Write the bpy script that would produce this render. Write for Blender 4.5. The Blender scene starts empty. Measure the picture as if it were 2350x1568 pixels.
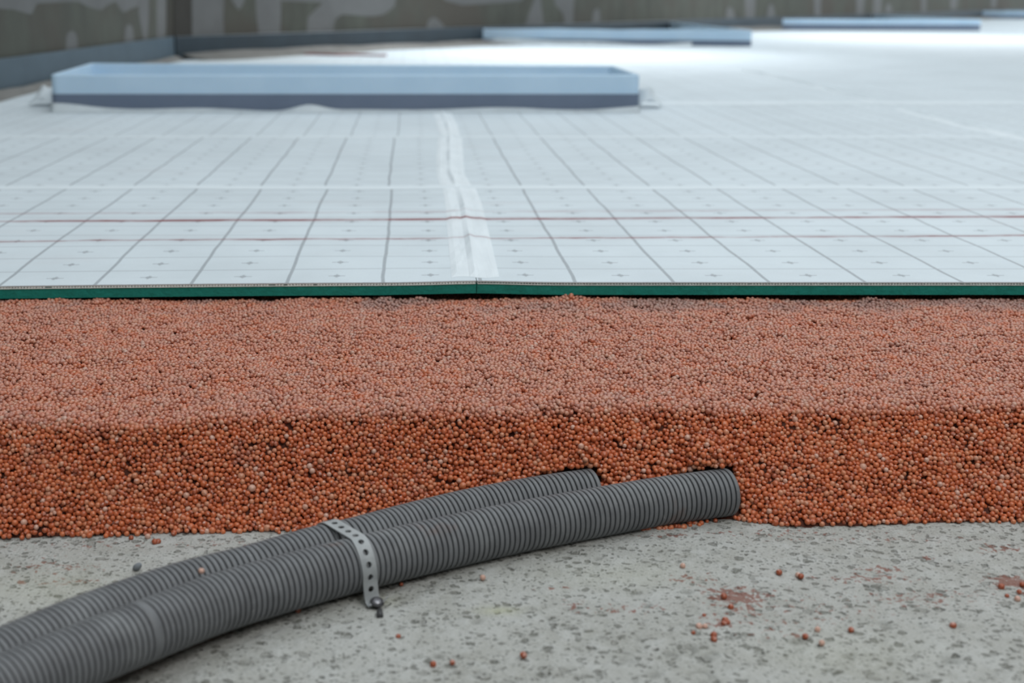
import bpy, bmesh, math, random
import numpy as np
from mathutils.geometry import tessellate_polygon
from mathutils import Vector, Matrix, Euler, Quaternion

random.seed(7); rng = np.random.default_rng(11)
SC = bpy.context.scene; COL = SC.collection

# ------------------------------------------------------------------ camera
F, PX, PY = 2800.0, 940.0, 784.0          # focal length and principal point in pixels (cropped picture: lens shift)
YH = -10.0                                # horizon row
PITCH = math.atan((PY - YH) / F)
ZM = 0.092                                # top of the insulation sheets above the concrete
HM = 0.286                                # camera above the sheets
CZ = ZM + HM
cam_d = bpy.data.cameras.new('camera'); cam = bpy.data.objects.new('camera', cam_d); COL.objects.link(cam)
cam.location = (0, 0, CZ); cam.rotation_euler = (math.pi/2 - PITCH, 0, 0)
cam_d.sensor_width = 36.0; cam_d.lens = F / 2350 * 36; cam_d.shift_x = (1175 - PX) / 2350
cam_d.clip_start = 0.02; cam_d.clip_end = 100
cam_d.dof.use_dof = True; cam_d.dof.focus_distance = 1.04; cam_d.dof.aperture_fstop = 6.8
SC.camera = cam

# ------------------------------------------------------------------ light
w = bpy.data.worlds.new('world'); SC.world = w; w.use_nodes = True
w.node_tree.nodes['Background'].inputs[0].default_value = (0.90, 0.965, 1.0, 1)
w.node_tree.nodes['Background'].inputs[1].default_value = 0.88
def area(name, loc, target, sx, sy, power, color=(1, 1, 1)):
    d = bpy.data.lights.new(name, 'AREA'); d.shape = 'RECTANGLE'; d.size = sx; d.size_y = sy
    d.energy = power; d.color = color
    o = bpy.data.objects.new(name, d); COL.objects.link(o); o.location = loc
    o.rotation_euler = (Vector(target) - Vector(loc)).to_track_quat('-Z', 'Y').to_euler()
    return o
area('window_light', (1.7, 7.9, 2.5), (0.55, 6.2, 0), 1.8, 0.9, 8, (0.95, 0.98, 1.0)).data.spread = math.radians(46)
area('window_light_far', (4.7, 10.9, 2.5), (3.2, 8.9, 0), 2.4, 0.9, 8.5, (0.95, 0.98, 1.0)).data.spread = math.radians(48)
area('window_light_side', (1.3, -0.9, 2.5), (0.0, 1.4, 0), 1.6, 1.2, 17, (1.0, 0.97, 0.93))
SC.view_settings.view_transform = 'Standard'; SC.view_settings.look = 'None'
SC.view_settings.gamma = 1; SC.view_settings.use_curve_mapping = False
SC.view_settings.exposure = 0.80

# ------------------------------------------------------------------ pixel <-> world
CP, SP = math.cos(PITCH), math.sin(PITCH)
def ray(px, py):
    u, v = (px - PX) / F, (py - PY) / F
    return Vector((u, CP - v * SP, -SP - v * CP))
def bp(px, py, z=ZM):
    r = ray(px, py); t = (z - CZ) / r.z
    return Vector((0, 0, CZ)) + r * t
def bp_plane(px, py, p0, n):
    r = ray(px, py); c = Vector((0, 0, CZ)); t = (Vector(p0) - c).dot(n) / r.dot(n)
    return c + r * t
def proj(P):
    P = np.asarray(P, float).reshape(-1, 3)
    x, y, z = P[:, 0], P[:, 1], P[:, 2] - CZ
    zc = y * CP - z * SP; v = -(y * SP + z * CP)
    return PX + F * x / zc, PY + F * v / zc, zc

# ------------------------------------------------------------------ helpers
def link(o): COL.objects.link(o); return o
def mesh_obj(name, verts, faces, mat, parent=None, smooth=False):
    m = bpy.data.meshes.new(name); m.from_pydata([tuple(v) for v in verts], [], faces); m.update()
    o = link(bpy.data.objects.new(name, m))
    if mat: m.materials.append(mat)
    if smooth: m.polygons.foreach_set('use_smooth', [True] * len(m.polygons))
    if parent: o.parent = parent
    return o
def bm_obj(name, bm, mat, parent=None, smooth=False):
    m = bpy.data.meshes.new(name); bmesh.ops.recalc_face_normals(bm, faces=bm.faces[:]); bm.to_mesh(m); bm.free()
    o = link(bpy.data.objects.new(name, m)); m.materials.append(mat)
    if smooth: m.polygons.foreach_set('use_smooth', [True] * len(m.polygons))
    if parent: o.parent = parent
    return o
def tag(o, label, cat, group=None):
    o['label'] = label; o['category'] = cat
    if group: o['group'] = group
    return o
def empty(name, loc=(0, 0, 0), rz=0.0):
    o = link(bpy.data.objects.new(name, None)); o.location = loc; o.rotation_euler = (0, 0, rz)
    o.empty_display_size = 0.02
    return o

class NT:
    def __init__(s, name):
        s.m = bpy.data.materials.new(name); s.m.use_nodes = True; s.t = s.m.node_tree
        s.b = s.t.nodes['Principled BSDF']
    def n(s, kind, **kw):
        nd = s.t.nodes.new(kind)
        for k, v in kw.items(): setattr(nd, k, v)
        return nd
    def put(s, sock, v):
        if isinstance(v, bpy.types.NodeSocket): s.t.links.new(v, sock)
        elif isinstance(v, (tuple, list)) and len(v) == 3 and sock.type == 'RGBA': sock.default_value = (*v, 1)
        else: sock.default_value = v
    def math(s, op, a, b=0.0, c=0.0, clamp=False):
        nd = s.n('ShaderNodeMath', operation=op); nd.use_clamp = clamp
        s.put(nd.inputs[0], a); s.put(nd.inputs[1], b); s.put(nd.inputs[2], c); return nd.outputs[0]
    def mix(s, f, a, b):
        nd = s.n('ShaderNodeMix', data_type='RGBA'); s.put(nd.inputs[0], f); s.put(nd.inputs[6], a); s.put(nd.inputs[7], b)
        return nd.outputs[2]
    def noise(s, vec, scale, detail=2.0, rough=0.5, dist=0.0):
        nd = s.n('ShaderNodeTexNoise'); s.put(nd.inputs['Vector'], vec); nd.inputs['Scale'].default_value = scale
        nd.inputs['Detail'].default_value = detail; nd.inputs['Roughness'].default_value = rough
        nd.inputs['Distortion'].default_value = dist
        return nd.outputs['Fac']
    def ss(s, x, a, b):
        nd = s.n('ShaderNodeMapRange', interpolation_type='SMOOTHSTEP'); s.put(nd.inputs[0], x)
        nd.inputs[1].default_value = a; nd.inputs[2].default_value = b; return nd.outputs[0]
    def pos(s): return s.n('ShaderNodeNewGeometry').outputs['Position']
    def obj(s): return s.n('ShaderNodeTexCoord').outputs['Object']
    def scale(s, v, k):
        nd = s.n('ShaderNodeVectorMath', operation='MULTIPLY'); s.put(nd.inputs[0], v); nd.inputs[1].default_value = k
        return nd.outputs[0]
    def xyz(s, v):
        nd = s.n('ShaderNodeSeparateXYZ'); s.put(nd.inputs[0], v); return nd.outputs
    def bump(s, h, strength, dist):
        nd = s.n('ShaderNodeBump'); s.put(nd.inputs['Height'], h); nd.inputs['Strength'].default_value = strength
        nd.inputs['Distance'].default_value = dist; s.t.links.new(nd.outputs[0], s.b.inputs['Normal'])
    def set(s, **kw):
        for k, v in kw.items(): s.put(s.b.inputs[k.replace('_', ' ')], v)
        return s.m

def simple(name, c, rough=0.5, c2=None, nscale=40, spec=0.5, bump=0.0, bdist=0.001, metal=0.0):
    t = NT(name); f = t.noise(t.pos(), nscale, 4, 0.6)
    t.set(Base_Color=t.mix(t.ss(f, 0.3, 0.7), c, c2 or tuple(x * 0.85 for x in c)), Roughness=rough, Metallic=metal)
    t.b.inputs['Specular IOR Level'].default_value = spec
    if bump: t.bump(f, bump, bdist)
    return t.m

# ------------------------------------------------------------------ key places
D0 = bp(940, 648).y                      # front edge of the sheets
S1, S2, S3 = bp(940, 432).y, bp(940, 315).y, bp(940, 240).y
SXC = 0.1; SYC = (S1 - D0) / 10
H_BED = 0.075

# ------------------------------------------------------------------ materials
def fabric_mat(name, gx, gy, sx, sy, tone=(0.69, 0.765, 0.815), strength=1.0):
    t = NT(name)
    o = t.xyz(t.obj()); P = t.pos(); p = t.xyz(P)
    wob = t.math('MULTIPLY', t.math('SUBTRACT', t.noise(P, 9, 2), 0.5), 0.006)
    x = t.math('ADD', t.math('DIVIDE', t.math('ADD', t.math('SUBTRACT', o[0], gx), wob), sx), 0.5)
    y = t.math('ADD', t.math('DIVIDE', t.math('SUBTRACT', o[1], gy), sy), 0.5)
    def near(c, off):     # metres from the nearest line of the family
        k = t.math('FRACT', t.math('ADD', c, off)); return t.math('ABSOLUTE', t.math('SUBTRACT', k, 0.5))
    lx = t.math('MULTIPLY', near(x, 0.0), sx); ly = t.math('MULTIPLY', near(y, 0.0), sy)
    px = t.math('MULTIPLY', near(x, 0.5), sx); py = t.math('MULTIPLY', near(y, 0.5), sy)
    rag = t.noise(P, 420, 2)
    def inv(d, a, b): return t.math('SUBTRACT', 1.0, t.ss(d, a, b))
    bold = t.math('MULTIPLY', inv(lx, 0.0014, 0.0024), 0.52)
    thin = t.math('MULTIPLY', inv(ly, 0.0006, 0.0016), 0.48)
    arm1 = t.math('MULTIPLY', inv(px, 0.0088, 0.0096), inv(py, 0.0008, 0.0016))
    arm2 = t.math('MULTIPLY', inv(py, 0.0070, 0.0082), inv(px, 0.0009, 0.0017))
    blob = t.math('MULTIPLY', inv(px, 0.0028, 0.0036), inv(py, 0.0030, 0.0040))
    plus = t.math('MULTIPLY', t.math('MAXIMUM', t.math('MAXIMUM', arm1, t.math('MULTIPLY', arm2, 0.8)), blob), 0.55)
    ink = t.math('MAXIMUM', t.math('MAXIMUM', bold, thin), plus)
    ink = t.math('MULTIPLY', ink, t.math('ADD', 0.72, t.math('MULTIPLY', rag, 0.5)))
    ink = t.math('MULTIPLY', ink, strength)
    big = t.noise(P, 5.5, 4, 0.6)
    base = t.mix(t.ss(big, 0.3, 0.75), tone, tuple(c * 0.90 for c in tone))
    fine = t.noise(t.scale(P, (700, 260, 1)), 1.0, 2)
    base = t.mix(t.math('MULTIPLY', t.ss(fine, 0.45, 0.75), 0.16), base, tuple(c * 0.72 for c in tone))
    base = t.mix(ink, base, (0.15, 0.16, 0.18))
    base = chalk(t, P, p, base)
    fb = t.noise(t.scale(P, (900, 900, 1)), 1.0, 1)
    t.bump(t.math('ADD', t.math('MULTIPLY', big, 1.5), t.math('MULTIPLY', fb, 0.08)), 0.35, 0.004)
    t.b.inputs['Specular IOR Level'].default_value = 0.12
    return t.set(Base_Color=base, Roughness=0.6)
def chalk(t, P, p, base):
    # snapped red chalk lines across the fabric
    def line(pl, pr, wcore, whalo, amt, seed):
        a = bp(*pl); b = bp(*pr); k = (b.y - a.y) / (b.x - a.x)
        wv = t.math('MULTIPLY', t.math('SUBTRACT', t.noise(t.scale(P, (7, 0, 0)), 1.0 + seed, 2), 0.5), 0.012)
        d = t.math('ABSOLUTE', t.math('ADD', t.math('SUBTRACT', p[1], t.math('MULTIPLY_ADD', p[0], k, a.y - k * a.x)), wv))
        core = t.math('SUBTRACT', 1.0, t.ss(d, wcore * 0.5, wcore))
        halo = t.math('SUBTRACT', 1.0, t.ss(d, 0.0, whalo))
        v = t.ss(t.noise(t.scale(P, (6, 6, 0)), 1.0 + 0.37 * seed, 4, 0.7), 0.30, 0.72)
        return t.math('MULTIPLY', t.math('ADD', t.math('MULTIPLY', core, t.math('ADD', 0.35, t.math('MULTIPLY', v, 0.65))),
                      t.math('MULTIPLY', t.math('MULTIPLY', halo, v), 0.30)), amt, clamp=True)
    a = line((0, 508), (2350, 497), 0.0075, 0.030, 1.0, 0)
    b = line((0, 553), (2350, 541), 0.0042, 0.022, 0.8, 1)
    c = line((0, 490), (2350, 481), 0.0040, 0.030, 0.42, 2)
    f = t.math('MAXIMUM', t.math('MAXIMUM', a, b), c)
    dust = t.math('MULTIPLY', t.ss(t.noise(t.scale(P, (3, 9, 0)), 1.0, 3, 0.6), 0.55, 0.85), 0.10)
    base = t.mix(dust, base, (0.45, 0.27, 0.25))
    return t.mix(f, base, (0.24, 0.045, 0.05))

M_green = simple('green_foam', (0.012, 0.25, 0.205), 0.6, (0.010, 0.21, 0.17), 160, 0.3, 0.6, 0.002)
M_twin = simple('twinwall_plastic', (0.80, 0.92, 0.91), 0.4, None, 60)
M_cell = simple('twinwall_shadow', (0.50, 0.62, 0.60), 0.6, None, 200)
def tape_mat():
    t = NT('joint_tape_fabric'); P = t.pos(); p = t.xyz(P)
    f = t.noise(t.scale(P, (26, 9, 1)), 1.0, 4, 0.6); rib = t.noise(t.scale(P, (620, 8, 1)), 1.0, 1)
    base = t.mix(t.ss(f, 0.35, 0.7), (0.78, 0.845, 0.89), (0.72, 0.785, 0.83))
    base = t.mix(t.math('MULTIPLY', t.ss(rib, 0.5, 0.7), 0.14), base, (0.55, 0.58, 0.60))
    t.bump(t.math('ADD', f, t.math('MULTIPLY', rib, 0.12)), 0.3, 0.004)
    return t.set(Base_Color=chalk(t, P, p, base), Roughness=0.6)
M_tape = tape_mat()
M_flap = simple('overlap_film', (0.745, 0.815, 0.86), 0.65, (0.715, 0.785, 0.83), 14, 0.2)
def blue_mat(name, c, c2):
    t = NT(name); P = t.pos(); f = t.noise(P, 7, 4, 0.6); g = t.noise(P, 260, 3, 0.6)
    t.bump(g, 0.25, 0.002)
    t.b.inputs['Subsurface Weight'].default_value = 0.15
    t.b.inputs['Subsurface Radius'].default_value = (0.004, 0.006, 0.008)
    return t.set(Base_Color=t.mix(t.ss(f, 0.3, 0.7), c, c2), Roughness=0.5)
M_blue = blue_mat('blue_edge_foam', (0.55, 0.72, 0.88), (0.50, 0.675, 0.84))
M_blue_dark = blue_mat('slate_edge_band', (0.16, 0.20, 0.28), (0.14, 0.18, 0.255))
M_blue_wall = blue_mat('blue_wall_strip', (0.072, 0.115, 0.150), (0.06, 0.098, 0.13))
M_blue_wall_shade = blue_mat('blue_back_strip_shade', (0.032, 0.053, 0.071), (0.025, 0.041, 0.056))  # same foam as the left strip, darkened to carry the backlit shade
M_film = simple('white_film_skirt', (0.64, 0.71, 0.755), 0.4, (0.54, 0.605, 0.65), 18)
def wall_mat():
    t = NT('bare_wall'); P = t.pos(); f = t.noise(t.scale(P, (1, 1, 0.35)), 9, 5, 0.65); g = t.noise(P, 2.2, 3)
    c = t.mix(t.ss(f, 0.3, 0.7), (0.095, 0.101, 0.083), (0.070, 0.071, 0.060))
    c = t.mix(t.ss(g, 0.4, 0.65), c, (0.080, 0.072, 0.060))
    t.bump(f, 0.4, 0.01); return t.set(Base_Color=c, Roughness=0.85)
M_wall = wall_mat()
M_plaster = simple('pale_filler', (0.158, 0.160, 0.160), 0.85, (0.135, 0.136, 0.136), 6)
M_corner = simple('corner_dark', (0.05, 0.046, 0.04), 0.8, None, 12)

# ------------------------------------------------------------------ concrete slab
def concrete_mat():
    t = NT('rough_concrete'); P = t.pos()
    big = t.noise(P, 13, 5, 0.65); mid = t.noise(P, 60, 5, 0.65); fine = t.noise(P, 420, 4, 0.65)
    st = t.n('ShaderNodeAttribute', attribute_name='stain').outputs['Fac']
    pit = t.n('ShaderNodeAttribute', attribute_name='pit').outputs['Fac']
    grn = t.n('ShaderNodeAttribute', attribute_name='moss').outputs['Fac']
    c = t.mix(t.ss(big, 0.32, 0.68), (0.47, 0.475, 0.455), (0.385, 0.385, 0.355))
    c = t.mix(t.math('MULTIPLY', t.ss(mid, 0.42, 0.66), 0.6), c, (0.53, 0.54, 0.525))
    wv = t.n('ShaderNodeTexNoise'); t.put(wv.inputs['Vector'], P); wv.inputs['Scale'].default_value = 160
    jit = t.n('ShaderNodeVectorMath', operation='MULTIPLY_ADD'); t.t.links.new(wv.outputs['Color'], jit.inputs[0]); jit.inputs[1].default_value = (.006, .006, .006); t.t.links.new(P, jit.inputs[2])
    def pits(scale, size, gate):
        v = t.n('ShaderNodeTexVoronoi'); t.put(v.inputs['Vector'], t.scale(jit.outputs[0], (1, 1.35, 1))); v.inputs['Scale'].default_value = scale
        rr = t.xyz(v.outputs['Color'])
        thr = t.math('MULTIPLY', t.math('SUBTRACT', rr[0], gate), size / (1 - gate))
        return t.ss(t.math('SUBTRACT', thr, v.outputs['Distance']), 0.0, 0.10)
    fm = pits(150, .55, .45); fl2 = pits(85, .42, .60); fl3 = pits(340, .6, .30)
    grain = t.noise(P, 700, 3, 0.7)
    c = t.mix(t.math('MULTIPLY', fm, 0.68), c, (0.12, 0.12, 0.10))
    c = t.mix(t.math('MULTIPLY', fl2, 0.40), c, (0.16, 0.16, 0.135))
    c = t.mix(t.math('MULTIPLY', fl3, 0.62), c, (0.09, 0.09, 0.075))
    c = t.mix(t.math('MULTIPLY', pit, 0.60), c, (0.085, 0.086, 0.072))
    c = t.mix(t.math('MULTIPLY', t.ss(grain, 0.50, 0.70), 0.35), c, (0.62, 0.63, 0.615))
    c = t.mix(t.math('MULTIPLY', t.ss(grain, 0.48, 0.30), 0.25), c, (0.20, 0.20, 0.18))
    # rust-red powder caught in the roughness
    pw = t.noise(P, 190, 4, 0.65)
    sm = t.ss(t.math('ADD', st, t.math('MULTIPLY', t.math('SUBTRACT', pw, 0.5), 3.6)), 0.46, 0.70)
    sm = t.math('MULTIPLY', sm, t.ss(st, 0.03, 0.16))
    c = t.mix(t.math('MULTIPLY', sm, 0.75), c, (0.23, 0.065, 0.038))
    c = t.mix(t.math('MULTIPLY', grn, 0.40), c, (0.45, 0.46, 0.24))
    h = t.math('ADD', t.math('ADD', t.math('MULTIPLY', mid, 1.3), t.math('MULTIPLY', fine, 0.5)),
               t.math('MULTIPLY', t.math('ADD', fm, t.math('MULTIPLY', fl2, 1.4)), -0.5))
    t.bump(h, 0.9, 0.004)
    return t.set(Base_Color=c, Roughness=0.85)
M_conc = concrete_mat()
def vnoise(x, y, sc, seed):
    r = np.random.default_rng(seed); T = r.random((256, 256))
    X, Y = x * sc + 1000.3, y * sc + 1000.7
    i, j = np.floor(X).astype(int), np.floor(Y).astype(int); fx, fy = X - i, Y - j
    fx = fx * fx * (3 - 2 * fx); fy = fy * fy * (3 - 2 * fy)
    g = lambda a, b: T[a % 256, b % 256]
    return (g(i, j) * (1 - fx) + g(i + 1, j) * fx) * (1 - fy) + (g(i, j + 1) * (1 - fx) + g(i + 1, j + 1) * fx) * fy
def make_floor():
    x0, x1, y0, y1, st = -0.90, 1.20, 0.38, 0.98, 0.0018
    xs = np.arange(x0, x1, st); ys = np.arange(y0, y1, st); nx, ny = len(xs), len(ys)
    X, Y = np.meshgrid(xs, ys)
    Z = (vnoise(X, Y, 14, 1) - .5) * .0022 + (vnoise(X, Y, 45, 2) - .5) * .0012 + (vnoise(X, Y, 130, 3) - .5) * .0009
    pit = np.zeros_like(Z)
    def crater(cx, cy, rr, dep, asp, sq, dirt):
        ia, ib = max(0, int((cx - 2 * rr - x0) / st)), min(nx, int((cx + 2 * rr - x0) / st) + 1)
        ja, jb = max(0, int((cy - 2 * rr - y0) / st)), min(ny, int((cy + 2 * rr - y0) / st) + 1)
        if ia >= ib or ja >= jb: return
        xx, yy = X[ja:jb, ia:ib] - cx, Y[ja:jb, ia:ib] - cy
        c, s = math.cos(sq), math.sin(sq)
        q = np.sqrt((xx * c + yy * s) ** 2 + ((-xx * s + yy * c) * asp) ** 2) / rr
        q = q + (vnoise(xx + cx, yy + cy, 260, 5) - .5) * .5
        k = np.clip(1 - q, 0, 1); k = k * k * (3 - 2 * k)
        Z[ja:jb, ia:ib] -= dep * k; pit[ja:jb, ia:ib] = np.maximum(pit[ja:jb, ia:ib], k * dirt)
    for i in range(2500):
        cx, cy = rng.uniform(x0, x1), rng.uniform(y0, 0.90)
        if rng.random() > 0.35 + 0.65 * max(0, min(1, (0.80 - cy) / 0.15)): continue
        crater(cx, cy, rng.uniform(.0020, .0062), rng.uniform(.0005, .0020), rng.uniform(1, 2.2), rng.uniform(-.7, .7), rng.uniform(.3, 1))
    for (px, py, rr, dp) in [(1575, 1490, .011, .003), (1620, 1508, .009, .0028), (1540, 1500, .007, .002), (1680, 1463, .007, .002), (1758, 1468, .006, .002), (1828, 1472, .008, .002),
                             (1610, 1548, .010, .003), (1575, 1360, .006, .0015), (1310, 1395, .008, .002), (1095, 1425, .006, .002), (1640, 1270, .006, .002), (1375, 1280, .005, .002),
                             (2180, 1515, .010, .002), (560, 1520, .008, .002), (1500, 1545, .009, .002), (1950, 1502, .007, .002)]:
        p = bp(px, py, 0); crater(p.x, p.y, rr, dp, 1.2, 0.2, 0.8)
    stain = np.zeros_like(Z); moss = np.zeros_like(Z)
    def blob(A, px, py, rx, ry, amt):
        p = bp(px, py, 0); A[:] = np.maximum(A, amt * np.exp(-(((X - p.x) / rx) ** 2 + ((Y - p.y) / ry) ** 2)))
    for s in [(1690, 1370, .022, .014, .95), (1705, 1400, .014, .012, .6), (1650, 1430, .012, .010, .5), (2335, 1338, .020, .012, 1), (2300, 1262, .018, .008, .55),
              (2025, 1310, .014, .008, .7), (1985, 1330, .034, .006, .6), (2120, 1375, .05, .012, .40), (2060, 1383, .006, .003, .7), (2130, 1283, .005, .003, .8), (1590, 1330, .020, .008, .45),
              (1430, 1398, .024, .007, .42), (1315, 1390, .008, .008, .6), (1270, 1350, .012, .0025, .7), (1830, 1460, .008, .004, .6), (1760, 1440, .03, .02, .25), (125, 1300, .035, .014, .36),
              (54, 1335, .006, .004, .7), (160, 1335, .03, .006, .36), (2000, 1240, .12, .008, .22), (1760, 1225, .10, .007, .3), (300, 1252, .14, .008, .26), (1530, 1232, .02, .005, .5), (1850, 1400, .06, .03, .2)]:
        blob(stain, *s)
    blob(moss, 1145, 1402, .012, .006, 1); blob(moss, 870, 1378, .012, .008, .5); blob(moss, 1420, 1320, .05, .02, .25); blob(moss, 1930, 1500, .05, .03, .2); blob(moss, 100, 1350, .05, .03, .35)
    V = np.stack([X, Y, Z], -1).reshape(-1, 3)
    idx = np.arange(nx * ny).reshape(ny, nx)
    Fq = np.stack([idx[:-1, :-1], idx[:-1, 1:], idx[1:, 1:], idx[1:, :-1]], -1).reshape(-1, 4)
    m = bpy.data.meshes.new('floor'); m.vertices.add(len(V)); m.vertices.foreach_set('co', V.ravel())
    m.loops.add(Fq.size); m.loops.foreach_set('vertex_index', Fq.ravel()); m.polygons.add(len(Fq))
    m.polygons.foreach_set('loop_start', np.arange(0, Fq.size, 4)); m.update(calc_edges=True)
    m.polygons.foreach_set('use_smooth', [True] * len(Fq))
    for nm, A in (('stain', stain), ('pit', pit), ('moss', moss)):
        m.attributes.new(nm, 'FLOAT', 'POINT').data.foreach_set('value', A.ravel().astype(np.float32))
    m.materials.append(M_conc); o = link(bpy.data.objects.new('floor', m)); o['kind'] = 'structure'
    o['label'] = 'bare grey pitted concrete slab with rust red powder'
    b = mesh_obj('floor_slab', [(-2.2, -1.75, -.0025), (12, -1.75, -.0025), (22, 26, -.0025), (-2.2, 26, -.0025)], [(0, 1, 2, 3)], M_conc, o)
make_floor()

# ------------------------------------------------------------------ walls
L0, L1 = bp(0, 217), bp(392, 137)
B1 = bp(1989, 56)
def wall(name, a, b, ext_a, ext_b, mat, label):
    d = (b - a).normalized(); A = a - d * ext_a; B = b + d * ext_b
    n = Vector((d.y, -d.x, 0)) if name == 'wall_back' else Vector((d.y, -d.x, 0))
    k = -n * 0.2
    vs = []
    for q in (A, B, B + k, A + k):
        vs += [(q.x, q.y, -0.05), (q.x, q.y, 3.1)]
    fs = [(0, 2, 3, 1), (2, 4, 5, 3), (4, 6, 7, 5), (6, 0, 1, 7), (1, 3, 5, 7), (0, 6, 4, 2)]
    o = mesh_obj(name, vs, fs, mat); o['kind'] = 'structure'; o['label'] = label
    return o, n
WL, nL = wall('wall_left', L0, L1, 5.0, 0.0, M_wall, 'olive grey unplastered wall with pale filler patches')
WB, nB = wall('wall_back', L1, B1, 0.0, 8.0, M_wall, 'dark olive grey unplastered wall running off to the right')
wf = mesh_obj('wall_front_blocker', [(-1.5, -1.8, -.05), (7, -1.8, -.05), (7, -1.8, 3.1), (-1.5, -1.8, 3.1), (-1.5, -2.0, -.05), (7, -2.0, -.05), (7, -2.0, 3.1), (-1.5, -2.0, 3.1)],
              [(0, 3, 2, 1), (4, 5, 6, 7), (3, 7, 6, 2), (0, 4, 7, 3), (1, 2, 6, 5), (0, 1, 5, 4)], M_wall)
wf['kind'] = 'structure'; wf['label'] = 'unplastered wall added unseen behind the viewer to cut low light'  # unseen wall, added to block level light from behind the camera
_q = [(2.1, -1.75), (2.3, -1.75), (4.35, 7.0), (4.1, 7.0)]  # added unseen wall, slanted just outside the view to darken the right floor
wr = mesh_obj('wall_right_blocker', [(x, y, z) for z in (-.05, 3.1) for x, y in _q],
              [(0, 3, 2, 1), (4, 5, 6, 7), (0, 1, 5, 4), (1, 2, 6, 5), (2, 3, 7, 6), (3, 0, 4, 7)], M_wall)
wr['kind'] = 'structure'; wr['label'] = 'unplastered wall added on the right, out of view, to darken the floor, ending in a wide opening'
def patch(poly, p0, n, parent, thick=0.0007, mat=M_plaster, name='filler_patch'):
    k = n * thick; N = len(poly); flat = []
    for q in range(N):
        a, b, c = (Vector(poly[q - 1]), Vector(poly[q]), Vector(poly[(q + 1) % N]))
        fa, fc = min(.3, 5 / max(1, (a - b).length)), min(.3, 5 / max(1, (c - b).length))
        e, f = b.lerp(a, fa), b.lerp(c, fc); flat += [e, (e + f + b * 2) / 4, f]
    ring = [bp_plane(v.x, v.y, p0, n) for v in flat]; N = len(ring)
    tris = tessellate_polygon([[Vector((v.x, v.y, 0)) for v in flat]])
    bm = bmesh.new(); lo = [bm.verts.new(p - k * .5) for p in ring]; hi = [bm.verts.new(p + k) for p in ring]
    for t_ in tris: bm.faces.new([hi[v] for v in t_])
    for q in range(N): bm.faces.new((lo[q], lo[(q + 1) % N], hi[(q + 1) % N], hi[q]))
    return bm_obj(name, bm, mat, parent)
T = -60
for poly in [[(-30, 18), (0, 20), (30, 22), (72, 34), (84, 8), (130, 6), (180, 4), (202, 16), (232, 24), (246, 12), (266, 3), (276, 22), (284, 30), (300, 20), (318, 14), (318, T), (-30, T)],
             [(150, 122), (152, 84), (158, 72), (168, 71), (176, 80), (180, 118)],
             [(285, 104), (288, 62), (296, 54), (304, 62), (308, 98)],
             [(318, 30), (320, T), (341, T), (341, 40), (338, 94), (330, 96)], [(360, 90), (359, T), (382, T), (380, 60), (378, 86)]]:
    patch(poly, L0, nL, WL)
for poly in [[(441, 90), (440, T), (516, T), (512, 40), (514, 86)], [(530, 0), (528, T), (566, T), (560, 4), (550, 22), (546, 22)],
             [(594, 84), (588, 40), (584, T), (645, T), (644, 40), (642, 82)],
             [(704, 80), (706, 40), (724, 22), (742, 6), (645, 2), (645, T), (912, T), (906, 14), (880, 34), (850, 38), (800, 34), (784, 33), (768, 46), (762, 78)],
             [(978, 70), (982, 48), (994, 39), (1004, 44), (1022, 62)], [(1018, 0), (1020, T), (1210, T), (1200, 2), (1160, 6), (1060, 12)],
             [(1202, 66), (1214, 30), (1226, 0), (1228, T), (1238, T), (1242, 10), (1246, 40), (1248, 60)],
             [(1296, 60), (1292, 30), (1272, 10), (1268, T), (1320, T), (1316, 20), (1315, 58)],
             [(1358, 52), (1362, 26), (1370, 19), (1376, 24), (1378, 50)],
             [(1665, 46), (1668, 22), (1674, 14), (1682, 22), (1688, 44)], [(1710, 46), (1709, T), (1735, T), (1732, 44)],
             [(1758, 40), (1764, 14), (1770, 8), (1776, 16), (1780, 40)], [(1869, 38), (1867, T), (1886, T), (1883, 38)],
             [(1964, 36), (1968, T), (1986, T), (1982, 36)], [(2004, 34), (2006, T), (2024, T), (2022, 34)], [(2030, 30), (2034, 12), (2040, 7), (2046, 14), (2048, 28)],
             [(2114, 28), (2114, T), (2127, T), (2126, 28)], [(2180, 22), (2184, T), (2204, T), (2196, 22)], [(2274, 20), (2276, T), (2290, T), (2286, 18)]]:
    patch(poly, L1, nB, WB, 0.001)
patch([(398, 96), (397, T), (437, T), (439, 92)], L1, nB, WB, 0.004, M_corner, 'corner_stripe')  # dark brown stripes on either side of the wall corner
patch([(384, 96), (383, T), (391, T), (391, 94)], L0, nL, WL, 0.004, M_corner, 'corner_stripe')

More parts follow.
